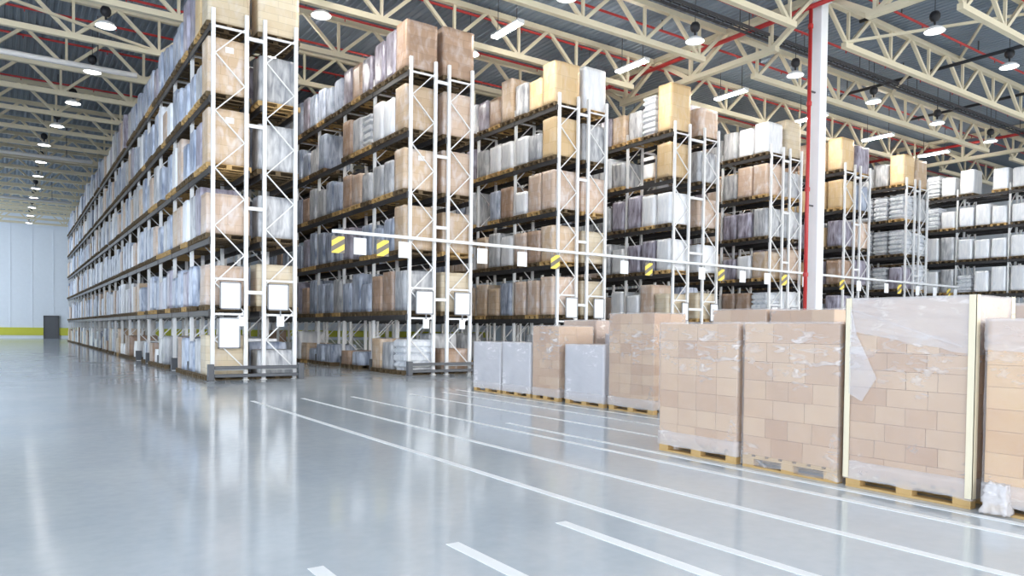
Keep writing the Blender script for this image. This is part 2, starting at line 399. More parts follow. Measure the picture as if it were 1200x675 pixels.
def tray(label, x0, x1, y, z):
    t = thing('cable_tray', label, 'cable tray', (x0, y, z))
    put('side_rail', MB().box(0, x1-x0, -.22, -.19, -.05, .05), M['dark'], t)
    put('side_rail', MB().box(0, x1-x0, .19, .22, -.05, .05), M['dark'], t)
    mb = MB(); n = int((x1-x0)/.45)
    for i in range(n): mb.box(.2+i*.45, .25+i*.45, -.19, .19, -.03, 0)
    put('rung', mb, M['dark'], t)
    put('cable', MB().tube((0, -.08, .03), (x1-x0, -.08, .03), .03, 6).tube((0, .05, .03), (x1-x0, .05, .03), .025, 6), M['black'], t)
    mb = MB()
    for i in range(int((x1-x0)/4)): mb.box(1+i*4, 1.03+i*4, -.22, -.2, .05, 13.64-z); mb.box(1+i*4, 1.03+i*4, .2, .22, .05, 13.64-z)
    put('hanger', mb, M['dark'], t)
for lab, Y, z in (('white pipe crossing the wide left aisle between the first lamps', 33.4, 11.6), ('white pipe crossing the wide left aisle farther back', 52.6, 11.6), ('white pipe crossing the wide left aisle near the far wall', 71., 11.6)):
    p = thing('white_pipe', lab, 'pipe', (-13, Y, z), group='white pipes crossing the left aisle')
    put('pipe', MB().tube((0,0,0), (17.3,0,0), .11, 12), M['white'], p, smooth=True)
    mb = MB()
    for j in range(5): mb.box(1.5+j*3.6, 1.54+j*3.6, -.02, .02, .1, 13.64-z)
    put('hanger', mb, M['dark'], p)
tray('dark ladder cable tray hung under the roof above the rack ends', 13.5, 52, 17.9, 12.75)
for lab, X, y0, y1 in (('black round duct pipe running along the roof past the column', 25.9, 8, 15.4), ('black round duct pipe under the roof over the far racks', 33.2, 10, 22), ('short black duct pipe under the roof near the last rack', 39.8, 10, 21)):
    p = thing('duct_pipe', lab, 'duct', (X, y0, 13.0))
    put('pipe', MB().tube((0,0,0), (0,y1-y0,0), .07, 10), M['black'], p, smooth=True)
    put('hanger', MB().box(-.02, .02, 1.6, 1.63, .06, .63).box(-.02, .02, y1-y0-1.7, y1-y0-1.67, .06, .63), M['dark'], p)

# ------------------------------------------------------------------ lamps
bm_h = MB().lathe([(.04,.66),(.12,.63),(.17,.54),(.17,.42),(.12,.33),(.04,.3),(.03,.14)][::-1], 16).mesh('ballast', M['black'], True)
bm_r = MB().lathe([(.03,.16),(.12,.14),(.26,.07),(.34,-.03),(.33,-.05),(.32,-.03),(.25,.05),(.1,.12)][::-1], 24, cap=False).mesh('reflector', M['white'], True)
bm_l = MB().lathe([(.0,.02),(.30,.005),(.305,-.015),(.0,-.02)][::-1], 24, cap=False).mesh('lens', M['lamp'], True)
def high_bay(label, x, y, z, group):
    t = thing('high_bay_lamp', label, 'lamp', (x, y, z), group=group)
    obj('ballast', bm_h, t); obj('reflector', bm_r, t); obj('lens', bm_l, t)
    put('cable', MB().tube((0,0,.6), (0,0,13.64-z), .012, 6), M['black'], t)
HB = 'round high-bay lamps under the roof'
XG = [2.75, 8.6, 14.4, 20.25, 26.15, 31.9, 37.6, 43.3]
for i, X in enumerate(XG[4:6]): high_bay('round high-bay lamp in the front line, ' + ['beside the roof truss near the column', 'second past the white column', 'third past the white column'][i], X, 12.85, 11.9, HB)
for i, X in enumerate(XG[2:]):
    high_bay('round high-bay lamp in the second line, ' + nth(i) + ' from the left', X, 18.25, 11.9, HB)
for i, X in enumerate(XG[1:4]):
    high_bay('round high-bay lamp above the rack ends, ' + ['over the aisle beside the tallest rack', 'over the second aisle', 'over the third aisle'][i], X, 24.05, 11.9, HB)
for i, Y in enumerate((29.3, 34.9, 40.3, 45.4, 50.6, 56, 61.4, 67, 72, 78, 84, 90)):
    high_bay('round high-bay lamp along the wide left aisle, ' + nth(i) + ' from the front', (2.8, 2.85, 2.5, 2.1, 1.7)[min(i, 4)], Y, 11.9, HB)
for i, (X, Y) in enumerate([(2.7, 12.8), (2.7, 18.2), (8.6, 12.8), (14.4, 12.8), (2.7, 7.4), (8.6, 7.4), (14.4, 7.4), (8.6, 2)]):  # lamps out of view overhead, added for their light on the open floor
    high_bay('added unseen high-bay lamp over the open floor, ' + nth(i) + ' of those overhead', X, Y, 11.9, HB)
# one tube lamp over every aisle mouth, two more deeper in
AIS = ['first', 'second', 'third', 'fourth', 'fifth', 'sixth', 'seventh']
hs_m = MB().bbox(-.13, .13, -.82, .82, .03, .11, .01).mesh('housing', M['white'])
tb_m = MB().box(-.12, .12, -.8, .8, -.02, .03).mesh('tube', M['tube'])
ec_m = MB().bbox(-.14, .14, -.86, -.82, -.03, .12, .006).bbox(-.14, .14, .82, .86, -.03, .12, .006).mesh('end_cap', M['white'])
for a in range(7):
    for k, Y in enumerate((21.75, 28.5)):
        t = thing('tube_light', 'long glowing tube light ' + ('over the mouth of the ' if k == 0 else nth(k) + ' from the mouth of the ') + AIS[a] + ' aisle between racks', 'tube light', (8.62+6*a-.1, Y, 12.05), group='tube lights over the aisles')
        obj('housing', hs_m, t); obj('tube', tb_m, t); obj('end_cap', ec_m, t)
        put('hanger', MB().box(-.01, .01, -.6, -.58, .11, 1.58).box(-.01, .01, .58, .6, .11, 1.585), M['dark'], t)

# ------------------------------------------------------------------ racks
Y0, BAY, DEP, GAP, HR = 21.18, 2.77, .98, .40, 10.12
LV = [1.93, 3.9, 5.82, 7.74, 9.66]
XOFF = [0, -.06, -.10, -.12, .18, .08, 0, -.2]
def rx(r): return 4.541 + 6*r + XOFF[r]
def gap(r): return .80 if r == 3 else GAP
NB = [21, 8, 7, 7, 7, 7, 7, 7]
START = [0, 0, 0, 0, 0, 0, 0, -4]      # the last rack runs on towards the camera
RNAME = ['leftmost rack'] + [f'{nth(i)} rack from left' for i in range(1, 7)] + ['rightmost rack']
post_m = MB().box(0, .1, 0, .09, .01, HR).box(-.03, .13, -.03, .12, 0, .012).mesh('post', M['rack'])
prot_m = MB().bbox(-.07, .16, -.025, .11, .013, .42, .01).mesh('post_protector', M['guard'])
def bracing():
    mb = MB(); z = .35; k = 0; x0, x1 = .1, DEP-.1
    for zz in (.3, 1.83, 2.8): mb.box(x0, x1, .03, .06, zz-.03, zz+.03)
    while z + .78 < HR:
        a, b = (x0, x1) if k % 2 else (x1, x0)
        mb.bar((a, .045, z), (b, .045, z+.78), .045, .03); z += .78; k += 1
    mb.box(x0, x1, .03, .06, HR-.5, HR-.44)
    return mb.mesh('bracing', M['rack'])
brac_m = bracing()
beam_m = MB().bbox(-.05, .0, .09, BAY, -.16, 0, .006).box(-.056, .006, .06, .1, -.17, .03).box(-.056, .006, BAY-.01, BAY+.03, -.17, .03).mesh('beam', M['beam'])
bpatch = MB().bbox(.0, .05, .09, BAY, -.16, 0, .006).box(-.006, .056, .06, .1, -.17, .03).box(-.006, .056, BAY-.01, BAY+.03, -.17, .03).mesh('beam', M['beam'])
tie_m = MB().box(0, 1, .02, .07, -.05, .05).mesh('row_spacer', M['rack'])
for r in range(8):
    rk = thing('pallet_rack', ['tall white pallet rack at far left, its end facing the open floor'] [0] if r == 0 else
               ('long white pallet rack at far right seen along its side' if r == 7 else f'white back-to-back pallet rack, {nth(r)} from the left'), 'pallet rack', (rx(r), Y0, 0), group='white pallet racks')
    nb = 0
    rest = MB()
    def beam(me, x, y, z):
        global nb
    count = 0
    for s in (0, 1):
        xs_ = s*(DEP+gap(r))
        nbay = NB[r]
        for b in range(START[r], nbay+1):
            fr = obj('upright_frame', None, rk, (xs_, b*BAY, 0))
            obj('post', post_m, fr); obj('post', post_m, fr, (DEP-.1, 0, 0)); obj('bracing', brac_m, fr)
            if s == 0 and 0 < b < 6: obj('post_protector', prot_m, fr)
    order = [(b, s, l, f) for b in range(START[r], NB[r]) for s in (0, 1) for l in range(5) for f in (0, 1)]
    order.sort(key=lambda q: (q[1]*(3 if r == 0 else 1) + q[0]/ (12 if r == 0 else 2.5)))
    for b, s, l, f in order:
        xs_ = s*(DEP+gap(r)); x = xs_ + (0 if f == 0 else DEP); z = LV[l]
        if count < 100:
            obj('beam', beam_m if f == 0 else bpatch, rk, (x, b*BAY, z)); count += 1
        else:
            rest.box(x-.05 if f == 0 else x, x if f == 0 else x+.05, b*BAY+.09, b*BAY+BAY, z-.16, z)
    if rest.v:
        o = put('rack_beams', rest, M['beam'], rk); o['kind'] = 'stuff'
    for b in range(START[r], NB[r]+1, 1 if r else 2):
        for z in (2.45, 4.8, 7.1, 9.5):
            if b > 6: break
            o = obj('row_spacer', tie_m, rk, (DEP, b*BAY, z)); o.scale = (gap(r), 1, 1)

# ------------------------------------------------------------------ pallets and loads in the racks
def pallet_shape(mb, w, d, x0=0, y0=0):
    """euro pallet lying on z = 0; d along x, w along y"""
    for k in range(3):
        yy = y0 + (-w/2, -.05, w/2-.1)[k]
        mb.box(x0-d/2, x0+d/2, yy, yy+.1, 0, .022)
        for q in range(3):
            xx = x0 + (-d/2, -.07, d/2-.14)[q]; mb.box(xx, xx+.14, yy, yy+.1, .022, .1)
    for q in range(3):
        xx = x0 + (-d/2, -.07, d/2-.14)[q]; mb.box(xx, xx+.14, y0-w/2, y0+w/2, .1, .122)
    for k in range(5):
        yy = y0 - w/2 + k*(w-.13)/4; mb.box(x0-d/2, x0+d/2, yy, yy+.13, .122, .144)
    return mb
pal_m = [pallet_shape(MB(), .8, 1.2).mesh('pallet', M[k]) for k in ('wood', 'woodd')]

def shell(w, d, h, res, fn, bottom=True, z0=0.):
    """closed box with its faces cut into a grid, every vertex moved by fn(point, outward)"""
    ny, nx, nz = max(2, round(w/res)), max(2, round(d/res)), max(2, round(h/res))
    idx = {}; V = []
    def vid(i, j, k):
        if (i, j, k) not in idx:
            p = Vector((-d/2+d*i/nx, -w/2+w*j/ny, z0+h*k/nz))
            nr = Vector(((-1 if i == 0 else 1 if i == nx else 0), (-1 if j == 0 else 1 if j == ny else 0), (-1 if k == 0 else 1 if k == nz else 0)))
            idx[i, j, k] = len(V); V.append(fn(p, nr))
        return idx[i, j, k]
    F = []
    for j in range(ny):
        for k in range(nz):
            F.append((vid(0,j,k), vid(0,j,k+1), vid(0,j+1,k+1), vid(0,j+1,k))); F.append((vid(nx,j,k), vid(nx,j+1,k), vid(nx,j+1,k+1), vid(nx,j,k+1)))
    for i in range(nx):
        for k in range(nz):
            F.append((vid(i,0,k), vid(i+1,0,k), vid(i+1,0,k+1), vid(i,0,k+1))); F.append((vid(i,ny,k), vid(i,ny,k+1), vid(i+1,ny,k+1), vid(i+1,ny,k)))
    for i in range(nx):
        for j in range(ny):
            F.append((vid(i,j,nz), vid(i+1,j,nz), vid(i+1,j+1,nz), vid(i,j+1,nz)))
            if bottom: F.append((vid(i,j,0), vid(i,j+1,0), vid(i+1,j+1,0), vid(i+1,j,0)))
    return V, F
_cargo = {}
def cargo(kind, h, seed, low=False):
    h = round(h*10)/10
    key = (kind, h, seed, low)
    if key in _cargo: return _cargo[key]
    rnd = random.Random(hash((h*10, seed, len(kind))))
    off = Vector((rnd.uniform(0, 50), rnd.uniform(0, 50), 0))
    w, d = .76 + .02*(seed % 2), 1.12 + .05*(seed % 3)/2
    film = kind in ('blue', 'mauve', 'grey', 'white'); lay = kind == 'layer'
    def fn(p, nr):
        side = Vector((nr.x, nr.y, 0)); e = abs(nr.x)+abs(nr.y)
        a = 0.
        if film:
            a = .014*noise.noise(p*5+off) + .01*noise.noise(p*Vector((9, 9, 2)).length*.3+off) - .012
            if e == 2: a -= .02
            if nr.z > 0: a -= .015
        elif lay:
            t = (p.z/.24) % 1.0
            a = -.075 if t < .3 else .004*noise.noise(p*4+off)
            a -= .01
        else:
            a = .007*noise.noise(p*3+off) - .006
            if e == 2: a -= .008
        q = p + side*a
        if nr.z > 0: q.z += .012*noise.noise(p*4+off) - (.02 if film and e else 0)
        return q
    res = (.35 if low else .14) if not lay else (.25 if low else .05)
    if lay and not low:
        ny = 4
        res = .05
    V, F = shell(w, d, h, res if not lay else .066, fn)
    me = MB().add(V, F).mesh('cargo', LOADS[kind], not lay)
    _cargo[key] = me
    return me

# what the photograph shows at the rack ends: (rack, half, level 0 = floor, pallet from the end) -> (kind, cargo height)
FIX = {
 (0,0,5,0):('cream',1.7),(0,0,5,1):('kraft',1.8),(0,0,5,2):('mauve',1.7),(0,0,5,3):('mauve',1.6),(0,0,4,0):('tan',1.5),(0,0,3,0):('tan',1.5),(0,0,2,0):('pink',1.1),(0,0,1,0):('pink',1.1),(0,0,0,0):('cream',1.1),
 (0,1,5,0):('cream',1.5),(0,1,4,0):('grey',1.3),(0,1,3,0):('grey',1.3),(0,1,2,0):('grey',1.2),(0,1,1,0):('cream',1.2),(0,1,0,0):('grey',.7),
 (1,0,5,0):('brown',1.5),(1,1,5,0):('brown',1.6),(1,0,4,0):('tan',1.4),(1,1,4,0):('pink',1.4),(1,0,3,0):('tan',1.3),(1,1,3,0):('pink',1.4),(1,0,2,0):('tan',1.4),(1,1,2,0):('tan',1.3),(1,0,1,0):('grey',1.3),(1,1,1,0):('cream',1.3),(1,0,0,0):('layer',1.0),(1,1,0,0):('brown',.7),
 (1,0,5,1):('mauve',1.5),(1,0,5,2):('mauve',1.4),(1,0,5,3):('mauve',1.2),(1,0,5,4):('brown',1.2),(1,0,5,5):('mauve',1.3),(1,0,4,1):('white',1.2),(1,0,4,2):('white',1.3),(1,0,4,3):('layer',1.1),(1,0,4,4):('grey',1.2),(1,0,3,1):('grey',1.1),(1,0,3,2):('grey',1.1),(1,0,3,3):('grey',1.0),(1,0,3,4):('pink',1.1),
 (1,0,1,1):('brown',1.3),(1,0,1,2):('brown',1.2),(1,0,2,1):('blue',1.1),(1,0,2,2):('blue',.9),(1,0,2,3):('blue',1.1),
 (2,0,5,0):('kraft',1.5),(2,0,5,1):('kraft',1.1),(2,0,5,2):('grey',1.2),(2,0,5,3):('tan',1.6),(2,0,5,4):('brown',1.1),(2,0,5,5):('mauve',1.2),(2,1,5,0):('white',1.6),(2,0,4,0):('kraft',1.4),(2,0,4,1):('grey',1.0),(2,0,4,2):('white',1.1),(2,0,4,3):('white',1.1),(2,0,4,4):('white',1.1),(2,0,4,5):('grey',1.1),(2,1,4,0):('grey',1.4),
 (2,0,3,0):('pink',1.4),(2,0,3,1):('pink',1.4),(2,0,3,2):('white',.9),(2,0,3,3):('brown',1.2),(2,0,3,4):('blue',1.2),(2,1,3,0):('pink',1.3),(2,0,2,0):('tan',1.3),(2,0,2,1):('brown',1.2),(2,0,2,2):('pink',1.2),(2,1,2,0):('cream',1.2),(2,0,1,0):('pink',1.4),(2,0,1,1):('pink',1.3),(2,0,1,2):('pink',1.3),(2,1,1,0):('cream',1.3),
 (3,0,5,0):('kraft',1.9),(3,0,5,1):('layer',1.6),(3,0,5,2):('grey',1.2),(3,0,5,3):('tan',1.2),(3,1,5,0):('pink',1.2),(3,0,4,0):('kraft',1.4),(3,0,4,1):None,(3,0,4,2):None,(3,0,4,3):('grey',1.1),(3,1,4,0):('grey',1.3),(3,0,3,0):('white',1.3),(3,0,3,1):('white',1.3),(3,0,3,2):('mauve',1.4),(3,0,3,3):('mauve',1.3),(3,1,3,0):('pink',1.2),(3,0,2,0):('white',1.3),(3,0,2,1):('mauve',1.3),(3,0,2,2):('mauve',1.2),(3,1,2,0):('white',1.2),(3,0,1,0):('cream',1.0),(3,1,1,0):('cream',1.1),
 (4,0,5,0):('white',1.4),(4,0,5,1):('white',1.3),(4,0,5,2):('grey',1.3),(4,0,5,3):('grey',1.1),(4,1,5,0):('cream',1.7),(4,0,4,0):('pink',1.4),(4,0,4,1):('pink',1.4),(4,0,4,2):('grey',1.2),(4,0,3,0):('grey',1.3),(4,0,3,1):('mauve',1.2),(4,0,3,2):('mauve',1.2),(4,0,2,0):('tan',1.2),(4,0,1,0):('layer',1.3),(4,0,1,1):('brown',1.3),(4,0,1,2):('brown',1.3),(4,1,4,0):('grey',1.2),(4,1,3,0):('grey',1.3),
 (5,0,5,0):('kraft',1.6),(5,0,5,1):('kraft',1.5),(5,1,5,0):('mauve',1.4),(5,0,4,0):('kraft',1.4),(5,0,4,1):('kraft',1.4),(5,0,3,0):('mauve',1.3),(5,0,2,0):('brown',1.2),(5,1,4,0):('blue',1.3),(5,1,3,0):('pink',1.3),
 (6,0,5,0):('kraft',1.6),(6,0,5,1):('grey',1.2),(6,0,5,2):('grey',1.1),(6,1,5,0):('tan',1.5),(6,0,4,0):('layer',1.3),(6,0,4,1):('layer',1.3),(6,0,4,2):('layer',1.3),(6,0,3,0):('layer',1.3),(6,0,3,1):('layer',1.3),(6,0,3,2):('layer',1.3),(6,0,2,0):('mauve',1.2),(6,0,2,1):('layer',1.2),(6,1,4,0):('grey',1.3),
}
MIX = {0:'blue blue blue blue blue mauve grey tan pink white', 1:'blue blue blue mauve grey blue brown grey', 2:'blue mauve pink grey white tan', 3:'mauve grey blue pink white', 4:'grey white pink mauve', 5:'kraft mauve grey brown', 6:'layer grey layer mauve', 7:'white white white grey layer white'}
DEPTHS = {0:(63, 3), 1:(18, 3), 2:(12, 3), 3:(9, 3), 4:(9, 3), 5:(9, 3), 6:(9, 3), 7:(12, 0)}
keyof = lambda r, s, l, i: ((r*2+s)*6+l)*100 + i + 20
SHEETS = {(0,0,4,0), (0,0,3,0), (1,0,3,0)}
rest = {}
n_loads = 0
for r in range(8):
    mix = MIX[r].split()
    for s in (0, 1):
        for i in range(START[r]*3 if s == 0 else 0, DEPTHS[r][s]):
            for l in range(6):
                rnd = random.Random(r*77777 + s*5555 + i*131 + l*17 + 5)
                kind, h = rnd.choice(mix), rnd.choice([1.0, 1.1, 1.2, 1.3, 1.4])
                skip = rnd.random() < .06
                if l == 5: h = rnd.choice([1.1, 1.2, 1.3, 1.4, 1.6])
                if l == 0:
                    h = rnd.choice([.5, .7, .9, 1.0, 1.2]); skip = rnd.random() < .25
                    kind = rnd.choice(['blue', 'grey', 'tan', 'brown', 'white', 'blue'])
                fx = FIX.get((r, s, l, i), 0)
                if fx is None: continue
                if fx: kind, h = fx
                elif skip: continue
                b, q = divmod(i, 3)
                y = Y0 + b*BAY + .1 + (BAY-.11)*(q+.5)/3 + rnd.uniform(-.02, .02)
                x = rx(r) + s*(DEP+gap(r)) + DEP/2 + rnd.uniform(-.02, .02)
                z = 0 if l == 0 else LV[l-1] + .001
                wood = int(rnd.random() < .7); seed = rnd.randrange(4)
                k = keyof(r, s, l, i)
                if INDIV is not None and k not in INDIV:
                    rest.setdefault(kind, []).append((x, y, z, h, wood)); continue
                lev = 'floor level' if l == 0 else f'{nth(l-1)} shelf'
                pos = (f'{nth(i)} from end' if i > 0 else 'at its end') if i >= 0 else f'{nth(-i-1)} past the rail'
                if s == 0: lab = f'{LOOK[kind]} on {RNAME[r]}, {lev}, {pos}'
                else: lab = f'{LOOK[kind]} on {RNAME[r]}, {lev}, rear half, {pos}'
                t = thing('pallet_load', lab, 'pallet load', (x, y, z), group=f'pallet loads in the {RNAME[r]}')
                obj('pallet', pal_m[wood], t); obj('cargo', cargo(kind, h, seed), t, (0, 0, .1442))
                if (r, s, l, i) in SHEETS:
                    put('label_sheet', MB().bbox(-.1, .12, -.404, -.4, h-.22, h-.06, .001), M['board'], t)
                n_loads += 1
if rest:
    mb = MB(); kinds = list(rest)
    for ki, kind in enumerate(kinds):
        for (x, y, z, h, wood) in rest[kind]:
            me = cargo(kind, h, 0, True)
            mb.add([(v.co.x+x, v.co.y+y, v.co.z+z+.1442) for v in me.vertices], [tuple(p.vertices) for p in me.polygons], ki)
            for k in range(3): mb.box(x-.6, x+.6, y+(-.4, -.05, .3)[k], y+(-.3, .05, .4)[k], z, z+.1, len(kinds))
            mb.box(x-.6, x+.6, y-.4, y+.4, z+.1, z+.144, len(kinds))
    o = put('deep_pallet_loads', mb, [LOADS[k] for k in kinds] + [M['woodd']], smooth=False)
    tag(o, 'the many small wrapped loads deep in the rack bays', 'pallet load'); o['kind'] = 'stuff'
print('LOADS', n_loads, {k: len(v) for k, v in rest.items()})

# ------------------------------------------------------------------ rack-end furniture
for r in range(8):
    x0 = rx(r) - .05; x1 = rx(r) + 2*DEP + gap(r) + .05
    if r > 2: continue
    g = thing('rack_guard', f'dark grey floor guard rail across the end of the {RNAME[r]}', 'guard rail', (x0, Y0-.22, 0), group='guard rails at the rack ends')
    for xx in (0, x1-x0): put('post', MB().bbox(xx-.08, xx+.08, -.08, .08, .01, .46, .01).box(xx-.12, xx+.12, -.12, .12, 0, .012), M['guard'], g)
    for zz in (.14, .36): put('rail', MB().bbox(.08, x1-x0-.08, -.05, .05, zz-.045, zz+.045, .012), M['guard'], g)
def board(label, x0, x1, z0, z1, y=Y0-.03):
    t = thing('notice_board', label, 'notice board', ((x0+x1)/2, y, z0), group='white notice boards on the rack ends')
    w, h = (x1-x0)/2, z1-z0
    put('panel', MB().bbox(-w+.03, w-.03, -.012, .0, .03, h-.03, .003), M['board'], t)
    f = MB()
    for a in ((-w, -w+.035, 0, h), (w-.035, w, 0, h), (-w, w, 0, .035), (-w, w, h-.035, h)): f.box(a[0], a[1], -.022, .006, a[2], a[3])
    put('frame', f, M['greyf'], t)
    put('bracket', MB().box(-w+.05, -w+.09, .006, .028, h*.5, h*.5+.05).box(w-.09, w-.05, .006, .028, h*.5, h*.5+.05), M['greyf'], t)
for r, spans in enumerate([[(4.76, 5.33), (6.05, 6.66)], [(10.72, 11.36), (12.14, 12.76)], [(16.83, 17.4), (18.18, 18.7)], [(22.95, 23.35), (24.7, 25.2)], [(28.85, 29.35), (30.3, 30.8)], [(34.8, 35.3), (36.2, 36.7)], [(40.7, 41.2), (42.1, 42.6)]]):
    for k, (a, b) in enumerate(spans):
        board(f'white notice board on the end of the {RNAME[r]}, ' + ('its nearer half' if k == 0 else 'its farther half') + (', upper one' if r == 0 and k == 0 else ''), a, b, 1.96, 2.72)
board('white notice board low on the end of the leftmost rack, under another board', 4.72, 5.31, .88, 1.74)
t = thing('small_notice', 'small white card beside the lower notice board on the leftmost rack', 'notice', (5.34, Y0-.05, 1.5))
put('card', MB().bbox(-.08, .1, -.006, 0, 0, .28, .002), M['board'], t); put('clip', MB().box(-.01, .03, -.012, .0, .26, .3), M['greyf'], t)
for r, xx in ((0, 6.42), (1, 11.1), (1, 12.45), (2, 18.45), (3, 23.15)):
    t = thing('small_notice', f'small white card hanging under the {"nearer" if xx in (11.1, 23.15) else "farther"} notice board of the {RNAME[r]}', 'notice', (xx, Y0-.03, 1.5))
    put('card', MB().bbox(-.11, .11, -.006, 0, 0, .3, .002), M['board'], t); put('clip', MB().box(-.02, .02, -.01, .0, .3, .46), M['greyf'], t)

# the overhead rail and its plates
ry = Y0 - .26
t = thing('overhead_rail', 'long white rail hung across the rack ends, carrying small signs', 'rail', (7.85, ry, 4.34))
put('rail', MB().bbox(0, 38.2, -.035, .035, -.05, .05, .01), M['white'], t)
for r in range(1, 7):
    put('bracket', MB().box(rx(r)+.02-7.85, rx(r)+.07-7.85, .035, .255, -.02, .02), M['white'], t)
    put('bracket', MB().box(rx(r)+2*DEP+gap(r)-.07-7.85, rx(r)+2*DEP+gap(r)-.02-7.85, .035, .255, -.02, .02), M['white'], t)
wm = MB().bbox(-.2, .2, -.008, .008, -.5, 0, .002).mesh('panel', M['board'])
hm = MB().bbox(-.2, .2, -.008, .008, -.5, 0, .002).mesh('panel', M['hazard'])
hk = MB().box(-.14, -.12, -.004, .004, 0, .085).box(.12, .14, -.004, .004, 0, .085).mesh('hook', M['greyf'])
WH = [8.73, 10.2, 13.07, 14.7, 19.5, 23.88, 26.5, 28.2, 31.05, 35.6, 38.2, 41.4, 43.3, 45.7]
HZ = [8.04, 9.47, 16.15, 20.8, 25.1, 29.46, 34.1, 39.5, 44.9]
for i, X in enumerate(WH):
    t = thing('hanging_sign', f'white plate under the overhead rail, {nth(i)} white one from the left', 'sign', (X, ry, 4.2), group='white plates on the overhead rail')
    obj('panel', wm, t); obj('hook', hk, t)
for i, X in enumerate(HZ):
    t = thing('hazard_plate', f'yellow-striped hazard plate under the overhead rail, {nth(i)} striped one from the left', 'hazard plate', (X, ry, 4.2), group='striped plates on the overhead rail')
    obj('panel', hm, t); obj('hook', hk, t)

# ------------------------------------------------------------------ loads standing on the floor
def floor_load(label, x0, y0, y1, top, depth, kind='carton', rows=None, n_w=3, film='wrap', band=None, corners=False, seed=0, hem=.085, grp='pallet loads standing on the floor'):
    """x0: face towards the camera's left, y0..y1 along the line, cartons under film on a pallet"""
    w = y1 - y0; d = depth
    t = thing('floor_pallet_load', label, 'pallet load', (x0+d/2, (y0+y1)/2, 0), group=grp)
    rnd = random.Random(seed)
    # pallet
    p = obj('pallet', None, t)
    wd = M['wood']
    pw, pd = w-.03, d-.03
    for q in range(3):
        xx = (-pd/2, -.05, pd/2-.1)[q]
        put('bottom_board', MB().bbox(xx, xx+.1, -pw/2, pw/2, 0, .022, .002), wd, p)
        for k in range(3):
            yy = (-pw/2, -.0725, pw/2-.145)[k]
            put('block', MB().bbox(xx, xx+.1, yy, yy+.145, .022, .1, .003), wd, p)
        put('stringer_board', MB().bbox(xx, xx+.1, -pw/2, pw/2, .1001, .122, .002), wd, p)
    for k in range(7):
        yy = -pw/2 + k*(pw-.12)/6
        put('deck_board', MB().bbox(-pd/2, pd/2, yy, yy+.12, .1221, .144, .002), wd, p)
    # cartons
    z0 = .1442; H = top - z0 - .012
    n_h = rows or max(4, round(H/.19)); ch = H/n_h
    cw, cd = w-.03, d-.03
    cm = M[kind]
    for k in range(n_h):
        a = n_w + (1 if k % 2 else 0) if n_w < 4 else n_w
        cuts = [0] + sorted((j + rnd.uniform(-.03, .03))/a for j in range(1, a)) + [1]
        for j in range(a):
            jx = rnd.uniform(-.002, .002)
            for (xa, xb) in ((-cd/2, -.002), (.002, cd/2)):
                if xa > 0 and n_h*a > 46 and 0 < j < a-1 and k < n_h-1: continue   # inner cartons nothing can see
                put('carton', MB().bbox(xa+jx, xb+jx, -cw/2+cw*cuts[j]+.0016, -cw/2+cw*cuts[j+1]-.0016, z0+k*ch+.001, z0+(k+1)*ch-.001, .0025), cm, t)
    # film
    off = Vector((seed*3.1, seed*1.7, 0))
    def fn(pt, nr):
        side = Vector((nr.x, nr.y, 0)); e = abs(nr.x)+abs(nr.y)
        a = .006*abs(noise.noise(pt*4+off)) + .008*max(0, noise.noise(Vector((pt.x*3+pt.y*2, pt.z*9-pt.y*5, 1))+off))
        if pt.z < .2: a += .006*noise.noise(pt*22+off)
        q = pt + side*(a+.003)
        if nr.z > 0: q.z += .006 + .005*noise.noise(pt*7+off)
        elif nr.z < 0: q.z += .03*noise.noise(Vector((pt.x*3, pt.y*3, 2))+off)
        return q
    V, F = shell(cw+.014, cd+.014, top+.004-hem, .045, fn, bottom=False, z0=hem)
    put('stretch_film', MB().add(V, F), M[film], t, smooth=True)
    if hem > .05:
        def fh(pt, nr):
            q = pt + Vector((nr.x, nr.y, 0))*(.008 + .006*noise.noise(pt*14+off))
            if nr.z < 0: q.z += .014*noise.noise(Vector((pt.x*5, pt.y*5, 4))+off)
            return q
        V, F = shell(cw+.014, cd+.014, .17, .05, fh, bottom=False, z0=hem-.002)
        put('film_hem', MB().add(V, F), M['wrapm'], t, smooth=True)
    if band:
        # a second, milkier turn of film over the upper part, its lower edge running slanted
        zl, zr = band
        def fb(pt, nr):
            f = (pt.y + cw/2)/cw
            lo = zl + (zr-zl)*(1-f)
            q = fn(pt, nr) + Vector((nr.x, nr.y, 0))*.004
            tt = (pt.z - z0)/H
            q.z = lo + (top+.006-lo)*max(0, min(1, tt)) + .02*noise.noise(pt*6+off)*(1-tt)
            return q
        V, F = shell(cw+.016, cd+.016, H, .06, fb, bottom=False, z0=z0)
        put('film_band', MB().add(V, F), M['wrapm'], t, smooth=True)
    if corners:
        xf = -cd/2-.024
        fp = [(cw/2-.03, top-.06), (cw/2-.1, top-.34), (cw/2-.3, top-.74), (cw/2-.16, top-.97), (cw/2-.03, top-.9)]
        fv = [(xf-dx, y_, z_) for dx in (0, .003) for y_, z_ in fp]
        put('film_fold', MB().add(fv, [(0,1,2,3,4), (9,8,7,6,5)] + [(i, 5+i, 5+(i+1)%5, (i+1)%5) for i in range(5)]), M['wrap'], t)
        put('film_crease', MB().bar((xf+.004, cw/2-.04, top-.1), (xf+.004, -cw/2+.08, top-.43), .007, .012), M['wrapm'], t)
        for a in (-1, 1):
            for b in (-1, 1):
                e = MB(); xx, yy = a*(cd/2+.022), b*(cw/2+.022)
                e.box(min(xx, xx-a*.07), max(xx, xx-a*.07), min(yy, yy-b*.005), max(yy, yy-b*.005), .09, top+.01)
                e.box(min(xx, xx-a*.005), max(xx, xx-a*.005), min(yy, yy-b*.06), max(yy, yy-b*.06), .09, top+.01)
                o = put('edge_board', e, M['edge'], t); o['label'] = 'cream cardboard edge board on a corner'
    return t
FX, BX = 6.66, 9.37
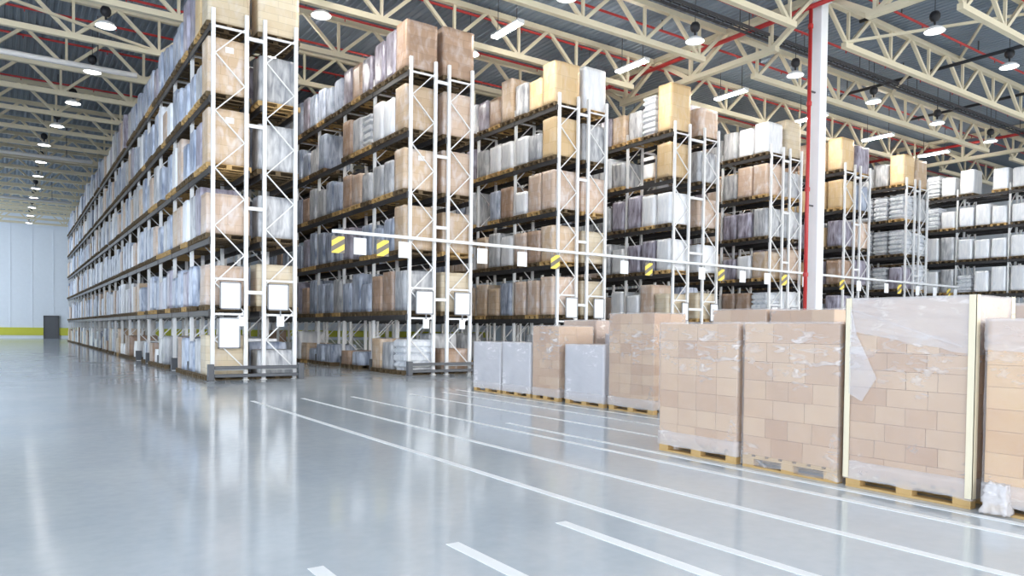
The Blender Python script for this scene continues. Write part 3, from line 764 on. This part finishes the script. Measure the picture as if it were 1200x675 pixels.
floor_load('film-wrapped pallet of small tan cartons, first and deepest of the front line', FX, 5.30, 6.50, 1.58, .82, 'carton', None, 4, 'wrap', None, seed=1)
floor_load('film-wrapped pallet of tan cartons between the small-carton pallet and the tall one', FX, 4.09, 5.24, 1.58, .82, 'carton', None, 3, 'wrap', None, seed=2, hem=.03)
floor_load('tallest front pallet of tan cartons, milky film and cream corner boards', FX, 2.88, 4.03, 1.80, .72, 'carton', 10, 3, 'wrap', (1.5, 1.3), True, seed=3)
t4 = floor_load('kraft carton pallet cut by the picture edge, nearest the viewer', FX, 1.62, 2.81, 1.60, .82, 'kraftc', 8, 3, 'wrap', (1.35, 1.3), seed=4)
# crumpled film at its foot
V, F = shell(.2, .12, .24, .02, lambda p, nr: Vector((p.x*(1-.5*p.z/.3), p.y*(1-.3*p.z/.3), p.z)) + nr*.022*noise.noise(p*30), True)
put('film_clump', MB().add([v + Vector((-.44, .46, .02)) for v in V], F), M['wrapg'], t4, smooth=True)
floor_load('low grey wrapped pallet at the deep end of the rear line, beside the second rack', BX, 14.16, 15.36, 1.19, .82, 'greyc', 5, 2, 'wrapg', seed=5)
floor_load('low grey wrapped pallet, second from the deep end of the rear line', BX, 12.98, 14.10, 1.20, .82, 'greyc', 5, 2, 'wrapg', seed=6)
floor_load('tan carton pallet standing between two low grey pallets', BX, 11.98, 12.92, 1.58, .95, 'carton', 8, 3, 'wrap', seed=7)
floor_load('low grey wrapped pallet between two taller tan pallets', BX, 10.58, 11.78, 1.20, .9, 'greyc', 5, 2, 'wrapg', seed=8)
floor_load('tall tan carton pallet in the rear line beside the front line', BX, 9.26, 10.46, 1.81, .82, 'carton', 9, 4, 'wrap', seed=9)
floor_load('tall tan pallet showing only its top behind the small-carton pallet', BX, 6.95, 7.98, 1.84, .82, 'carton', 9, 3, 'wrap', seed=10)
floor_load('tall tan pallet showing only its top behind the middle front pallet', BX, 5.84, 6.90, 1.82, .82, 'carton', 9, 3, 'wrap', seed=11)
floor_load('tan pallet glimpsed behind the kraft pallet at the picture edge', BX, 2.4, 3.69, 1.83, .82, 'carton', 9, 3, 'wrapm', seed=12)
floor_load('greyish tan pallet whose top shows behind the lone tan pallet', 10.65, 12.3, 13.45, 1.72, .82, 'carton', 8, 3, 'wrapm', seed=13)
floor_load('pale pallet corner showing behind the low grey pallet', 10.65, 10.9, 12.0, 1.42, .82, 'greyc', 6, 3, 'wrapm', seed=14)

# ------------------------------------------------------------------ light
w = bpy.data.worlds.new('sky'); scene.world = w; w.use_nodes = True
nt = w.node_tree; bg = nt.nodes['Background']
tc = nt.nodes.new('ShaderNodeTexCoord'); sp = nt.nodes.new('ShaderNodeSeparateXYZ'); nt.links.new(tc.outputs['Generated'], sp.inputs[0])
mr = nt.nodes.new('ShaderNodeMapRange'); mr.inputs[1].default_value = -1; mr.inputs[2].default_value = .5; nt.links.new(sp.outputs[0], mr.inputs[0])
cr = nt.nodes.new('ShaderNodeMix'); cr.data_type = 'RGBA'; nt.links.new(mr.outputs[0], cr.inputs[0])
cr.inputs[6].default_value = (.70, .83, 1.0, 1); cr.inputs[7].default_value = (1.0, .97, .93, 1)
nt.links.new(cr.outputs[2], bg.inputs[0])
def mth(op, a, b_):
    x = nt.nodes.new('ShaderNodeMath'); x.operation = op
    for i, q in enumerate((a, b_)):
        if isinstance(q, (int, float)): x.inputs[i].default_value = q
        else: nt.links.new(q, x.inputs[i])
    return x.outputs[0]
# added fill through unbuilt sides: bright behind the viewer, bluish daylight from the left
sy = mth('MULTIPLY', mth('MAXIMUM', mth('MULTIPLY', sp.outputs[1], -1.), 0.), 2.6)
sx = mth('MULTIPLY', mth('MAXIMUM', mth('MULTIPLY', sp.outputs[0], -1.), 0.), .9)
nt.links.new(mth('ADD', mth('ADD', sy, sx), 2.4), bg.inputs[1])

# ------------------------------------------------------------------ camera
f, yaw, pit, ppy, h, roll = 861.3676, math.radians(34.386), math.radians(-1.27), 406.883, 1.459, math.radians(.679)
fw = Vector((math.sin(yaw)*math.cos(pit), math.cos(yaw)*math.cos(pit), math.sin(pit)))
rt = Vector((math.cos(yaw), -math.sin(yaw), 0)); up = rt.cross(fw)
rt, up = rt*math.cos(roll) + up*math.sin(roll), up*math.cos(roll) - rt*math.sin(roll)
cam = bpy.data.cameras.new('camera'); co = bpy.data.objects.new('camera', cam); COL.objects.link(co)
co.matrix_world = Matrix(((rt.x, up.x, -fw.x, 0), (rt.y, up.y, -fw.y, 0), (rt.z, up.z, -fw.z, h), (0, 0, 0, 1)))
cam.sensor_width = 36; cam.lens = f/1200*36; cam.shift_y = (ppy-337.5)/1200; cam.clip_end = 500
scene.camera = co
vs_ = scene.view_settings
scene.display_settings.display_device = 'sRGB'
vs_.view_transform = 'Standard'; vs_.look = 'None'; vs_.gamma = 1; vs_.use_curve_mapping = False; vs_.exposure = 0.0
try:
    scene.cycles.use_denoising = True
    scene.cycles.transparent_max_bounces = 16
    scene.cycles.max_bounces = 8
except Exception: pass
